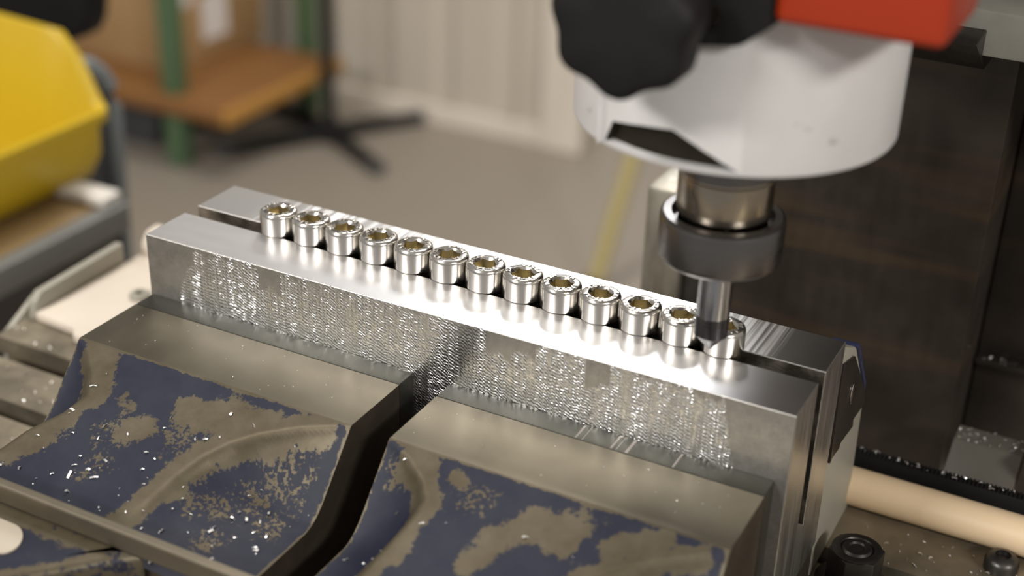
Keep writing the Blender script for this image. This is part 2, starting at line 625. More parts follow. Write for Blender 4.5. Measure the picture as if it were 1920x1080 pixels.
prism(bm, [(38.6, -6.6), (48.8, -9.4), (66.2, -27.4), (70.0, -34.0), (58.6, -32.9), (59.4, -35.4), (47.3, -33.6), (46.8, -34.8), (40.2, -34.0), (38.6, -34.6)], 'x', 176.2, 176.9, 0.12)
ep = put(bm, 'end_piece', 'column', vb, 30)
bm = B()
prism(bm, [(51 + 1.9 * math.cos(t * math.pi / 10), -21 + 3.0 * math.sin(t * math.pi / 10)) for t in range(20)], 'x', 176.9, 177.3, 0.15)
put(bm, 'screw_head', 'steel', ep, 30)

CZ = -17.4          # height of the ground jaw tops
YT, YE = -27.7, -74.2


def jaw_height(x, y, x0, x1, lr, rr):
    t = YT - y
    c = -smin(0.42 * t, 18.0, 4)
    e = -smin(1.14 * t, 18.0, 5)
    xl, xr = x0 + interp(t, lr), x1 - interp(t, rr)
    if x < xl:
        u = (xl - x) / max(xl - x0, 0.01)
        f = 1 - (1 - min(1, u)) ** 2.0
    elif x > xr:
        u = (x - xr) / max(x1 - xr, 0.01)
        f = 1 - (1 - min(1, u)) ** 2.1
    else:
        return CZ + c
    # soften the crest
    d = (u * (xl - x0 if x < xl else x1 - xr))
    k = min(1.0, d / 3.2)
    f *= k * k * (3 - 2 * k) * 0.6 + 0.4 * k
    return CZ + c + (e - c) * f


def seg_d(p, a, b):
    ax, ay = p[0] - a[0], p[1] - a[1]
    bx, by = b[0] - a[0], b[1] - a[1]
    L = bx * bx + by * by
    h = max(0, min(1, (ax * bx + ay * by) / L)) if L else 0
    return math.hypot(ax - bx * h, ay - by * h)


def moving_jaw(name, label, x0, x1, lr, rr, wear, speck, scratches):
    t = thing(name, ((x0 + x1) / 2, -40, BED), label, 'vise jaw', 'moving vise jaw halves')
    bm = B()
    wl = bm.verts.layers.float.new('wear')
    sl = bm.verts.layers.float.new('speck')
    nx, ny = 130, 96
    yy = [-6.9, YT + 0.25] + [YT + (YE - YT) * j / ny for j in range(ny + 1)]
    grid = []
    for y in yy:
        row = []
        for i in range(nx + 1):
            x = x0 + (x1 - x0) * i / nx
            z = CZ if y > YT else jaw_height(x, y, x0, x1, lr, rr)
            v = bm.verts.new((x, y, z))
            w = 0.0
            for a, b, r, s in wear:
                d = seg_d((x, y), a, b)
                w = max(w, s * max(0.0, 1 - max(0, d - r * 0.35) / r))
            d0 = YT - y
            w = max(w, 0.75 * max(0, 1 - d0 / 1.1), 0.8 * max(0, 1 - (x1 - x) / 1.1), 0.6 * max(0, 1 - (x - x0) / 0.9))
            v[wl] = 0.16 + w * 0.85
            q = 0.0
            for a, r in speck:
                q = max(q, max(0.0, 1 - math.hypot(x - a[0], y - a[1]) / r))
            v[sl] = q
            if q:
                v[wl] += 0.36 * q
            row.append(v)
        grid.append(row)
    for j in range(len(yy) - 1):
        for i in range(nx):
            f = bm.faces.new((grid[j][i], grid[j + 1][i], grid[j + 1][i + 1], grid[j][i + 1]))
            f.material_index = 1 if j < 1 else 0
    loop = grid[0] + [r[-1] for r in grid[1:]] + grid[-1][-2::-1] + [r[0] for r in grid[-2:0:-1]]
    low = [bm.verts.new((v.co.x, v.co.y, BED)) for v in loop]
    n = len(loop)
    for i in range(n):
        f = bm.faces.new((loop[i], loop[(i + 1) % n], low[(i + 1) % n], low[i]))
        f.material_index = 2
    bm.faces.new(low).material_index = 2
    bmesh.ops.recalc_face_normals(bm, faces=bm.faces[:])
    put(bm, 'casting', ['worn', 'ground', 'bare_side'], t, 35)
    bm = B()
    box(bm, x0, x1, -6.66, -0.05, BED, CZ + 0.05, 0.22, 2)
    put(bm, 'jaw_plate', 'pad', t, 30)
    if scratches:
        bm = B()
        for sx, w_ in scratches:
            box(bm, sx, sx + w_, -6.4, -0.5, CZ + 0.02, CZ + 0.06)
        tag(put(bm, 'rub_marks', 'rub', t), kind='stuff')
    return t


LR = [(0, 0.2), (3, 5.5), (8, 11), (13, 14.2), (19, 12), (26, 6.5), (34, 3.0), (47, 1.0)]
RR = [(0, 1.0), (2, 6), (4.5, 12.5), (9, 20.5), (13, 25.5), (18, 29.5), (24, 32.5), (36, 36.5), (47, 39)]
LR2 = [(0, 0.2), (3, 7.5), (7, 13.5), (10.5, 16.2), (16, 16.0), (24, 14.2), (34, 12), (47, 10)]
RR2 = [(0, 1.0), (3, 5), (6, 11), (10, 18), (16, 26), (24, 31), (36, 35), (47, 38)]
xa0, xa1, xb0, xb1 = 0.65, 81.82, 92.16, 173.6


def ridge(x0, sgn, tab, r, s, t0=0, t1=47):
    ks = [(x0 + sgn * d, YT - t) for t, d in tab if t0 <= t <= t1]
    return [(a, b, r, s) for a, b in zip(ks, ks[1:])]


wa = ridge(xa1, -1, RR, 3.4, 1.0, 2) + ridge(xa0, 1, LR, 2.6, 0.8, 3, 30)
wa += [((11, -31), (16, -41), 4.6, 1.0), ((15, -42), (11, -50), 4.5, 0.95), ((10, -54), (6, -60), 5, 0.9), ((52, -35), (43, -36.5), 4.5, 0.95), ((62, -33.5), (54, -37), 4, 1.0),
       ((34, -44), (32, -46), 3.6, 0.85), ((38, -35), (40, -35.5), 1.7, 0.7), ((24, -39), (27, -40), 2.4, 0.62), ((50, -52), (46, -64), 3.5, 1.0)]
jawA = moving_jaw('vise_jaw', 'worn blue cast vise jaw half at far left, short arm ending beside the front cross bar', xa0, xa1, LR, RR, wa,
                  [((72, -39), 12), ((67, -46), 11), ((60, -53), 10), ((74, -50), 8), ((66, -60), 8), ((28, -48), 9), ((30, -56), 8), ((14, -52), 7), ((44, -44), 7)], [])
wb = ridge(xb1, -1, RR2, 2.6, 0.85, 2) + ridge(xb0, 1, LR2, 3.0, 1.0, 1)
wb += [((104, -30.5), (107, -38), 3.0, 0.95), ((108.5, -40), (107.5, -52), 3.6, 1.0), ((133, -36), (141, -35.5), 5.0, 1.0), ((131, -38), (126, -42), 3.5, 0.9), ((126, -46), (124, -49), 3.2, 0.8),
       ((151, -36), (160, -30.5), 3.2, 0.95), ((111, -31.5), (113, -32), 2.2, 0.8)]
jawB = moving_jaw('vise_jaw', 'worn blue cast vise jaw half nearest the spindle side, with rubbed bands on its jaw plate', xb0, xb1, LR2, RR2, wb,
                  [((97, -33), 5), ((118, -36), 8)], [(128.2, 0.5), (130.0, 0.25), (137.0, 0.5), (138.4, 0.2), (140.6, 0.7), (152.0, 0.45)])
jawB['label'] = 'worn blue cast vise jaw half below the cutter, right of the dark gap'
jawA['label'] = 'worn blue cast vise jaw half left of the dark gap, scattered with chips'

sb = thing('spindle_block', (20, -95, TZ), 'blue painted spindle block with an ivory oval label in front of the vise jaws', 'vise block')
bm = B()
prism(bm, [(-40, -74.9), (60.5, -74.9), (44, -92.5), (34, -103), (-40, -128)], 'z', TZ + 0.03, -30.2)
bmesh.ops.bevel(bm, geom=[e for e in bm.edges if e.calc_length() > 5], offset=1.9, segments=4, profile=0.5, affect='EDGES')
wl = bm.verts.layers.float.new('wear')
sl = bm.verts.layers.float.new('speck')
bmesh.ops.subdivide_edges(bm, edges=[e for e in bm.edges if e.calc_length() > 9], cuts=9, use_grid_fill=True)
bm.normal_update()
topf = max(bm.faces, key=lambda f: f.calc_area() * (f.normal.z > 0.9))
ri = bmesh.ops.inset_region(bm, faces=[topf], thickness=2.4)
for v in bm.verts:
    x, y, z = v.co
    d = min(seg_d((x, y), (60, -75.5), (34, -102)), seg_d((x, y), (34, -102), (-20, -122)), abs(y + 77.3) * 0.8)
    v[wl] = 0.18 + 0.72 * max(0, 1 - abs(d - 1.2) / 2.2)
put(bm, 'block_casting', 'worn', sb, 45)
bm = B()
pts = []
for k in range(24):
    a = k * math.pi * 2 / 24
    pts.append((31.5 + 4.2 * math.cos(a) + (0 if math.cos(a) > 0 else -26), -86.0 + 4.6 * math.sin(a)))
prism(bm, [(x * 1.0 + (y + 86) * -0.35, y - (x - 31.5) * 0.02) for x, y in pts], 'z', -30.25, -29.7, 0.15)
put(bm, 'oval_label', 'label', sb, 30)
bm = B()
box(bm, -50, 178, -77.0, -74.5, -30.1, -25.0, 0.5)
tag(put(bm, 'cross_bar', 'bar'), 'bare steel bar crossing in front of both vise jaw halves', 'bar')

# --------------------------------------------------------------------------
# aluminium clamping block with its slot, and the row of screws in it
# --------------------------------------------------------------------------
L = 176.46
ab = tag(None or bpy.data.objects.new('clamping_block', None), 'slotted aluminium block clamped in the vise holding the row of screws', 'clamping block')
ab.location = V(L / 2, 19, BED)
COL.objects.link(ab)


def leg(name, y0, y1, ztop, front, top, inner_back, zlow=BED):
    bm = B()
    vs = box(bm, 0, L, y0, y1, zlow, ztop)
    bm.faces.ensure_lookup_table()
    bm.normal_update()
    for f in bm.faces:
        n = f.normal
        f.material_index = 1 if n.z > .5 else 0 if n.y < -.5 else 2 if abs(n.x) > .5 else 3
    bmesh.ops.bevel(bm, geom=list(bm.edges), offset=0.22, segments=1, affect='EDGES')
    return put(bm, name, [front, top, 'alu_end', inner_back], ab, 20)


bm = B()
# U section: front leg, slot and rear leg in one piece
up = [(0, BED), (0, 0), (15.97, 0), (15.97, -38.3), (21.4, -42.1), (21.4, 0), (37.68, 0), (37.68, BED)]
prism(bm, up, 'x', 0, L)
bm.normal_update()
for f in bm.faces:
    n, c = f.normal, f.calc_center_median()
    if abs(n.x) > .5:
        f.material_index = 2
    elif n.z > .5 and c.z > -1:
        f.material_index = 1 if c.y < 18 else 4
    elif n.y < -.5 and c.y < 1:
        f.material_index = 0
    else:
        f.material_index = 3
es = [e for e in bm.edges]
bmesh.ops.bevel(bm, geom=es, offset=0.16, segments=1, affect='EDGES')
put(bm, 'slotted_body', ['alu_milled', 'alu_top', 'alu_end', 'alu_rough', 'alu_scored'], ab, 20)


def letters():
    """flat glyph meshes (mm) for the embossed grade mark"""
    out = {}
    for ch in 'A2-70':
        cu = bpy.data.curves.new('g', 'FONT')
        cu.body = ch
        cu.size = 1.45
        cu.extrude = 0.05
        cu.bevel_depth = 0.07
        cu.bevel_resolution = 1
        cu.offset = 0.03
        cu.align_x = 'CENTER'
        cu.resolution_u = 2
        o = bpy.data.objects.new('g', cu)
        COL.objects.link(o)
        bpy.context.view_layer.update()
        out[ch] = bpy.data.meshes.new_from_object(o.evaluated_get(bpy.context.evaluated_depsgraph_get()))
        bpy.data.objects.remove(o)
    return out


GL = letters()
H, RH = 6.2, 5.0


def make_screw(cx, cy):
    t = thing('socket_head_screw', (cx, cy, 0), 'x', 'screw', 'stainless socket head screws in the clamping block')
    bm = B()
    n = 72
    prof = [(4.7, 0.02), (4.98, 0.22), (5.0, 0.5), (5.0, H - 1.15), (4.96, H - 0.8), (4.85, H - 0.5), (4.68, H - 0.27), (4.45, H - 0.10), (4.2, H - 0.02), (4.1, H), (3.12, H)]
    rings = lathe(bm, prof, (cx, cy), n, cap=False)
    bm.faces.new(rings[0][::-1])
    bm.normal_update()
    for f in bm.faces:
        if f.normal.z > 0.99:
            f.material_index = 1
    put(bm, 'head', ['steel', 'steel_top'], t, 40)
    bm = B()
    # socket: conical mouth, six flats, drilled floor
    mouth = [bm.verts.new((cx + 3.12 * math.cos(2 * math.pi * i / n), cy + 3.12 * math.sin(2 * math.pi * i / n), H)) for i in range(n)]
    hexr, rim = [], []
    for i in range(n):
        a = 2 * math.pi * i / n
        r = 2.5 / math.cos((a % (math.pi / 3)) - math.pi / 6)
        z = H - (3.12 - r) * 0.9
        rim.append(bm.verts.new((cx + r * math.cos(a), cy + r * math.sin(a), z)))
        hexr.append(bm.verts.new((cx + r * math.cos(a), cy + r * math.sin(a), H - 3.2)))
    for i in range(n):
        j = (i + 1) % n
        bm.faces.new((mouth[i], mouth[j], rim[j], rim[i])).material_index = 1
        bm.faces.new((rim[i], rim[j], hexr[j], hexr[i]))
    bm.faces.new(hexr)
    put(bm, 'hex_socket', ['socket', 'steel'], t, 25)
    bm = B()
    for start, txt in ((-105, 'A2-70'), (40, 'A2'), (120, 'A2-70')):
        for k, ch in enumerate(txt):
            a = R(start + k * 20)
            tmp = bmesh.new()
            tmp.from_mesh(GL[ch])
            mat = Matrix.Translation((cx + 3.18 * math.cos(a), cy + 3.18 * math.sin(a), H + 0.09)) @ Matrix.Rotation(a - math.pi / 2, 4, 'Z')
            vm = {v: bm.verts.new(mat @ v.co) for v in tmp.verts}
            for f in tmp.faces:
                try:
                    bm.faces.new([vm[v] for v in f.verts])
                except ValueError:
                    pass
            tmp.free()
    put(bm, 'embossed_lettering', 'steel', t)
    bm = B()
    lathe(bm, [(2.2, -22), (2.6, -21.4), (2.6, 0.1)], (cx, cy - 1.2), 24)
    put(bm, 'shank', 'steel', t, 40)
    return t


order = ['first', 'second', 'third', 'fourth', 'fifth', 'sixth', 'seventh', 'eighth', 'ninth', 'tenth', 'eleventh', 'twelfth']
proto = make_screw(28.49, 19.87)
for i in range(13):
    if i == 0:
        s = proto
    else:
        s = proto.copy()
        COL.objects.link(s)
        for ch in list(proto.children):
            c = ch.copy()
            COL.objects.link(c)
            c.parent = s
            if c.name.startswith('shank'):
                pass
        s.location = V(28.49 + 10.325 * i, 19.87, 0)
    s['label'] = ('stainless socket head screw, %s from the far left end of the row on the block' % order[i]) if i < 12 else 'stainless socket head screw right behind the cutter tip, last in the row'
for i, s in enumerate([o for o in COL.objects if o.name.startswith('socket_head_screw')]):
    a = R([8, 25, 52, 22, 44, 40, 14, 20, 27, 25, 24, 30, 12][i] + [0, 60, 120, 180, 60, 240, 0, 120, 0, 300, 60, 0, 180][i])
    for ch in s.children:
        if not ch.name.startswith('shank'):
            ch.rotation_euler = (0, 0, a)

# --------------------------------------------------------------------------
# milling head, collet chuck and cutter
# --------------------------------------------------------------------------
AX, AY = 152.8, 9.0
mh = thing('milling_head', (AX, AY, 59.8), 'white cast milling head with black star knob and red cover above the cutter', 'milling head')
bm = B()
lathe(bm, [(31.4, 59.8), (32.5, 60.1), (32.8, 60.7), (32.8, 90.5)], (AX, AY), 160)
hs = put(bm, 'housing', ['white', 'pocket_shade'], None, 32)
cut = B()
a0, a1, rin, rout = -119, -68, 30.5, 40.0
# pocket in the front of the casting (angle in degrees, height)
pk = [(-119.0, 61.0), (-118, 62.6), (-115.5, 65.7), (-109, 66.3), (-103, 66.9), (-97, 67.3), (-91.5, 67.6), (-85, 65.9), (-80, 64.4), (-74, 62.6), (-68.6, 61.0)]
inner = [cut.verts.new((AX + rin * math.cos(R(a)), AY + rin * math.sin(R(a)), z)) for a, z in pk]
outer = [cut.verts.new((AX + rout * math.cos(R(a)), AY + rout * math.sin(R(a)), z)) for a, z in pk]
# extra points along the bottom so the pocket floor follows the rim
bt = [(a_, 61.0) for a_ in (-73, -78, -83, -88, -93, -98, -103, -108, -114)]
inner += [cut.verts.new((AX + rin * math.cos(R(a)), AY + rin * math.sin(R(a)), z)) for a, z in bt]
outer += [cut.verts.new((AX + rout * math.cos(R(a)), AY + rout * math.sin(R(a)), z)) for a, z in bt]
nk = len(inner)
cut.faces.new(inner)
cut.faces.new(outer[::-1])
for i in range(nk):
    j = (i + 1) % nk
    cut.faces.new((inner[i], outer[i], outer[j], inner[j]))
for f in cut.faces:
    f.material_index = 0 if f.calc_center_median().z < 61.01 else 1
boolean(hs, cut, ['white', 'pocket_shade'])
hs.parent = mh
hs.location = hs.location - mh.location
bm = B()
prism(bm, [(-123.2, 0), (-121.4, 0)], 'z', 0, 1) if False else None
for a in (-122.4,):
    c, s_ = math.cos(R(a)), math.sin(R(a))
    px, py = AX + 32.7 * c, AY + 32.7 * s_
    box(bm, px - 0.5, px + 0.5, py - 0.5, py + 0.5, 59.9, 86, 0.3)
put(bm, 'casting_seam', 'white', mh, 40)
bm = B()
box(bm, 169.5, 198.5, -27, -1.0, 91.3, 130, 1.8, 3)
put(bm, 'red_cover', 'red', mh, 35)
bm = B()
prism(bm, [(153.4, 84.4), (163.6, 85.9), (169.3, 90.4), (169.3, 122), (153.4, 122)], 'y', -26.2, -8, 0.8)
bk = put(bm, 'bracket', 'black', mh, 35)
bm = B()
tube(bm, [(158.3, -26.1, 91.1), (158.3, -27.8, 91.1)], 2.0, 20)
put(bm, 'bracket_screw', 'turned', bk, 30)
bm = B()
tube(bm, [(158.3, -26.1, 87.2), (158.3, -26.9, 87.2)], 1.2, 16)
put(bm, 'bracket_screw', 'dark_steel', bk, 30)
# star knob, axis along the machine's front direction
KX, KZ = 147.3, 91.0
bm = B()
N = 140


def lobed(r, amp, y):
    o = []
    for i in range(N):
        a = 2 * math.pi * i / N
        f = 0.5 + 0.5 * math.cos(7 * (a + math.pi / 2))
        rr = r - amp * (1 - f) ** 1.0
        o.append(bm.verts.new((KX + rr * math.cos(a), y, KZ + rr * math.sin(a))))
    return o


rs = [lobed(11.0, 1.0, -30), lobed(12.9, 1.35, -31.2), lobed(13.6, 1.4, -33.5), lobed(13.6, 1.4, -40), lobed(12.9, 1.35, -41.6), lobed(11.4, 1.1, -42.2), lobed(5, 0, -42.4)]
for a, b in zip(rs, rs[1:]):
    for i in range(N):
        bm.faces.new((a[i], a[(i + 1) % N], b[(i + 1) % N], b[i]))
bm.faces.new(rs[0])
bm.faces.new(rs[-1])
bmesh.ops.recalc_face_normals(bm, faces=bm.faces[:])
kn = put(bm, 'star_knob', 'black', mh, 50)
bm = B()
tube(bm, [(KX, -31, KZ), (KX, -18, KZ)], 4, 24)
put(bm, 'knob_stud', 'dark_steel', kn, 40)
bm = B()   # body carrying the head back to the column
box(bm, 132, 174, 20, 104, 93, 122, 3)
put(bm, 'slide_casting', 'grey_cast', mh, 35)

cc = thing('collet_chuck', (AX, AY, 28), 'grey steel collet chuck nut and spindle nose below the white milling head', 'collet chuck')
bm = B()
lathe(bm, [(9.95, 39), (10.2, 39.6), (10.2, 47.6), (9.9, 47.9), (9.9, 48.3)], (AX, AY), 96)
put(bm, 'spindle_nose', 'turned', cc, 30)
bm = B()
lathe(bm, [(9.9, 48.3), (10.4, 48.6), (10.4, 53.0), (9.7, 53.6), (9.7, 59.8)], (AX, AY), 96)
put(bm, 'collar', 'nut_dark', cc, 30)
bm = B()
lathe(bm, [(6, 29.4), (11.6, 28.1), (12.5, 28.3), (13.2, 29.0), (13.4, 30.0), (13.4, 37.4), (13.2, 38.2), (12.6, 38.6), (11.0, 38.7), (10.9, 36.8), (9.6, 36.8)], (AX, AY), 96, cap=False)
put(bm, 'clamping_nut', 'nut_dark', cc, 25)
bm = B()
lathe(bm, [(3.75, 28.6), (6.2, 28.8), (6.2, 36)], (AX, AY), 48)
put(bm, 'collet', 'turned', cc, 30)

ct = thing('spot_drill', (AX, AY, 5.2), 'slim carbide spot drill with dark coated ninety degree point in the chuck', 'cutter')
bm = B()
lathe(bm, [(3.72, 14.2), (3.72, 30)], (AX, AY), 64)
put(bm, 'shank', 'carbide', ct, 30)
bm = B()
rings = []
n = 64
for r, z, tw in ((0.05, 5.2, 0), (1.2, 6.5, 0), (2.4, 7.8, 0.1), (3.72, 9.3, .2), (3.74, 11.5, .3), (3.74, 14.2, .4)):
    row = []
    for i in range(n):
        a = 2 * math.pi * i / n
        f = abs(math.cos(a + tw))
        rr = r * (1 - (0.12 * max(0, 1 - abs(f - 0.15) / 0.3) if z < 12 else 0))
        row.append(bm.verts.new((AX + rr * math.cos(a), AY + rr * math.sin(a), z)))
    rings.append(row)
for a, b in zip(rings, rings[1:]):
    for i in range(n):
        bm.faces.new((a[i], a[(i + 1) % n], b[(i + 1) % n], b[i]))
bm.faces.new(rings[0][::-1])
bm.faces.new(rings[-1])
put(bm, 'coated_point', 'coated', ct, 30)

# --------------------------------------------------------------------------
# column behind, rack strip, rod, clamping nut on the table
# --------------------------------------------------------------------------
cl = thing('machine_column', (152, 150, TZ - 30), 'dark oily machine column with slideway behind the cutter', 'machine column')
bm = B()
box(bm, 113.5, 192.5, 120, 230, TZ - 31, 330, 0.6)
put(bm, 'slideway', 'column', cl, 30)
bm = B()
box(bm, 106, 113.3, 121, 150, TZ - 31, -11, 0.8)
put(bm, 'gib_strip', 'dark_steel', cl, 30)
bm = B()
box(bm, 93, 105.8, 118, 150, TZ - 31, -8.5, 1.2)
put(bm, 'side_strip', 'dull_post', cl, 30)
bm = B()
prism(bm, [(86, 60.0), (105.1, 48.6), (119.5, 48.4), (119.5, 62)], 'x', 124, 186, 0.3)
put(bm, 'dovetail', 'dark_steel', cl, 30)
bm = B()
box(bm, 120, 262, 98, 119, 54.0, 65.5, 0.8)
put(bm, 'cross_plate', 'grey_cast', cl, 30)
bm = B()
box(bm, 193, 300, 150, 200, TZ - 31, 330, 0.5)
put(bm, 'rear_cover', 'column', cl, 30)
bm = B()
box(bm, 193.2, 290, 145.5, 150, -55, -53.5, 0.3)
put(bm, 'ledge', 'column', cl, 30)

wd = thing('saddle_wedge', (207, 97, TZ), 'small grey sloped guide piece with chips beyond the toothed strip', 'guide')
bm = B()
prism(bm, [(91.5, TZ), (91.5, -64), (104, -57.5), (112, -57.5), (112, TZ)], 'x', 196.5, 215.5, 0.5)
put(bm, 'guide_block', 'dull_dark', wd, 30)
bm = B()
box(bm, 219.5, 230, 94, 112, TZ, -52, 1.0)
tag(put(bm, 'painted_stop', 'pink', None, 30), 'faded red painted stop block at the far end of the toothed strip', 'block')

st = thing('toothed_strip', (225, 84, TZ), 'black toothed strip lying behind the cream rod on the machine table', 'rack')
bm = B()
box(bm, 140, 300, 82.4, 85.6, TZ, -57.6, 0.3)
put(bm, 'strip_body', 'black', st, 30)
bm = B()
x = 141
while x < 299:
    box(bm, x, x + 0.55, 82.4, 85.4, -57.7, -57.2)
    x += 1.1
tag(put(bm, 'teeth', 'black', st), kind='stuff')

bm = B()
tube(bm, [(152, 75.3, TZ + 5.3), (230, 75.3, TZ + 5.3), (320, 75.3, TZ + 5.3)], 5.3, 40)
tag(put(bm, 'rod', 'rod', None, 40), 'cream round rod lying on the table behind the vise', 'rod')

# hex nut on its stud beside the vise
NX, NY = 186.6, 39.5
hn = thing('clamping_nut', (NX, NY, TZ), 'dark hex nut with stud end standing on the table beside the block', 'nut')
bm = B()
af = 6.1
hx = [(NX + af / math.cos(R(30)) * math.cos(R(60 * k + 22)), NY + af / math.cos(R(30)) * math.sin(R(60 * k + 22))) for k in range(6)]
prism(bm, hx, 'z', TZ + 1.6, -57.4, 0.35, 2)
put(bm, 'hex_body', 'dark_steel', hn, 30)
bm = B()
lathe(bm, [(6.3, -57.5), (6.3, -57.2), (5.6, -56.9), (4.3, -56.9), (4.0, -57.4)], (NX, NY), 40, cap=False)
put(bm, 'raised_ring', 'dark_steel', hn, 30)
bm = B()
lathe(bm, [(3.9, TZ), (3.9, -57.3), (3.3, -56.7), (2.2, -56.7), (1.8, -57.1), (0.2, -57.1)], (NX, NY), 32)
put(bm, 'stud', 'dark_steel', hn, 30)
bm = B()
lathe(bm, [(9.4, TZ), (9.4, TZ + 1.4), (9.0, TZ + 1.6), (4.2, TZ + 1.6)], (NX, NY), 40)
put(bm, 'washer', 'dark_steel', hn, 30)
bm = B()
lathe(bm, [(4.4, TZ), (4.4, TZ + 2.4), (3.6, TZ + 3.8), (2.0, TZ + 4.4), (1.8, TZ + 3.2), (0.2, TZ + 3.2)], (218.6, 66.0), 32)
tag(put(bm, 'screw_head', 'dark_steel', None, 40), 'round dark screw head on the table in front of the cream rod', 'screw')

# --------------------------------------------------------------------------
# bench at the left with the yellow bin
# --------------------------------------------------------------------------
be = thing('workbench', (-500, 20, FL), 'dark workbench with grey metal edge and brown top at the left', 'workbench')
bm = B()
box(bm, -900, -256, -350, 262, FL, -161, 2)
put(bm, 'cabinet', 'bench_body', be, 30)
bm = B()
box(bm, -900, -262.5, -350, 263, -161, -149.6, 1)
put(bm, 'bench_top', 'bench_top', be, 30)
bm = B()
box(bm, -262.4, -252.5, -350, 264, -164, -149, 1.2)
put(bm, 'edge_band', 'bench_band', be, 30)
bm = B()
box(bm, -297, -257, 250, 264, -149.5, -143.0, 2.0, 3)
tag(put(bm, 'corner_stop', 'white_part', None, 40), 'white moulded corner stop on the bench end below the yellow bin', 'stop')

yb = thing('storage_bin', (-340, 200, -149.6), 'bright yellow plastic storage bin with low front lip on the bench', 'storage bin')


def bin_mesh(bm, x1, y1, x0, y0, zb, th, zf, zt):
    """open fronted bin: front at x1, right side at y1"""
    r = 8.0
    path = []
    for k in range(9):      # rounded front right corner
        a = R(90.0 * k / 8)
        path.append((x1 - r + r * math.cos(a), y1 - r + r * math.sin(a)))
    for k in range(1, 15):
        path.append((x1 - r - (x1 - r - x0) * k / 14, y1))
    for k in range(1, 5):
        path.append((x0, y1 - (y1 - y0) * k / 4))
    for k in range(1, 15):
        path.append((x0 + (x1 - r - x0) * k / 14, y0))
    for k in range(9):
        a = R(-90 + 90.0 * k / 8)
        path.append((x1 - r + r * math.cos(a), y0 + r + r * math.sin(a)))
    cx, cy = (x0 + x1) / 2, (y0 + y1) / 2

    def rim(x):
        return interp(-(x - x1), [(0, zf), (4, zf + 0.4), (8, zf + 4), (23, zt - 3), (28, zt), (200, zt + 8)])

    def off(p, d):
        # move towards the middle by d
        sx = (abs(p[0] - cx) - d) / abs(p[0] - cx) if abs(p[0] - cx) > abs(d) else 1
        sy = (abs(p[1] - cy) - d) / abs(p[1] - cy) if abs(p[1] - cy) > abs(d) else 1
        return (cx + (p[0] - cx) * sx, cy + (p[1] - cy) * sy)
    rows = []
    for d, zfun in ((14, lambda x: zb), (6, lambda x: zb + 5), (2.0, lambda x: zb + 16), (1.4, lambda x: zb + 17 if rim(x) < zb + 18 else rim(x) - 6.5), (-1.6, lambda x: rim(x) - 6.0), (-2.0, lambda x: rim(x) - 0.8), (-1.4, lambda x: rim(x)),
                    (1.4, lambda x: rim(x)), (2.2, lambda x: rim(x) - 1.0), (th + 3.5, lambda x: zb + 17), (th + 7, lambda x: zb + 5), (th + 15, lambda x: zb + th)):
        row = []
        for p in path:
            q = off(p, d)
            row.append(bm.verts.new((q[0], q[1], zfun(p[0]))))
        rows.append(row)
    n = len(path)
    for a, b in zip(rows, rows[1:]):
        for i in range(n):
            j = (i + 1) % n
            bm.faces.new((a[i], a[j], b[j], b[i]))
    bm.faces.new(rows[0][::-1])
    bm.faces.new(rows[-1])
    bmesh.ops.recalc_face_normals(bm, faces=bm.faces[:])


bm = B()
bin_mesh(bm, -281, 285.5, -440, 120, -149.6, 2.5, -108.5, -71)
put(bm, 'bin_shell', 'yellow', yb, 40)
bm = B()
for k in range(6):
    a = R(k * 60)
    lathe(bm, [(4, -147), (4, -141)], (-315 - 9 * k % 40, 190 + 13 * k % 60), 12)
o = put(bm, 'loose_parts', 'steel', yb, 30)
o['kind'] = 'stuff'

tb = thing('grey_crate', (-420, 312, FL), 'dark grey plastic crate with rounded rim standing behind the yellow bin', 'crate')
bm = B()
prism(bm, [(288, -330), (335, -330), (338, -190), (341, -126), (337, -113), (326, -106.5), (288, -96)], 'x', -520, -331, 1.5, 2)
put(bm, 'crate_body', 'dark_grey', tb, 40)
bm = B()
tube(bm, [(-330, 335, -330), (-330, 338, -200), (-330, 341, -134), (-330, 339.5, -122), (-330, 334, -112.5), (-330, 325, -105), (-330, 305, -98), (-330, 288, -93)], [5] * 8, 14)
put(bm, 'rounded_rim', 'grey_plastic', tb, 60)
bm = B()
box(bm, -500, -345, 292, 332, FL, -330, 2)
put(bm, 'pedestal', 'dark_grey', tb, 30)
bb = thing('black_case', (-520, 435, FL), 'black case with rounded lower corner behind the yellow bin', 'case')
bm = B()
prism(bm, [(-640, -142), (-462, -141), (-443, -138), (-430, -131), (-424, -120), (-420, -98), (-416, 60), (-640, 60)], 'y', 424, 446, 4, 3)
put(bm, 'case_body', 'black', bb, 40)
bm = B()
box(bm, -560, -475, 426, 444, FL, -123, 2)
put(bm, 'case_stand', 'dark_grey', bb, 30)

# --------------------------------------------------------------------------
# rack, boxes and stand in the background
# --------------------------------------------------------------------------
rk = thing('shelf_rack', (-1900, 1990, FL), 'green steel rack with brown chipboard shelf near the back wall', 'rack')
for px, py in ((-1560, 1812), (-1516, 2196), (-2500, 1812), (-2500, 2196)):
    bm = B()
    box(bm, px - 19, px + 19, py - 19, py + 19, FL, FL + 1750, 3)
    put(bm, 'post', 'green', rk, 30)
bm = B()
box(bm, -2560, -1414, 1776, 2152, -826, -800, 2)
put(bm, 'shelf_board', 'shelf', rk, 30)
bm = B()
box(bm, -1413.5, -1398, 1766, 2160, -828, -799, 2)
put(bm, 'shelf_edge', 'shelf_edge', rk, 30)
bm = B()
box(bm, -2560, -1414, 1766, 1775.5, -828, -799, 2)
put(bm, 'shelf_edge', 'shelf', rk, 30)


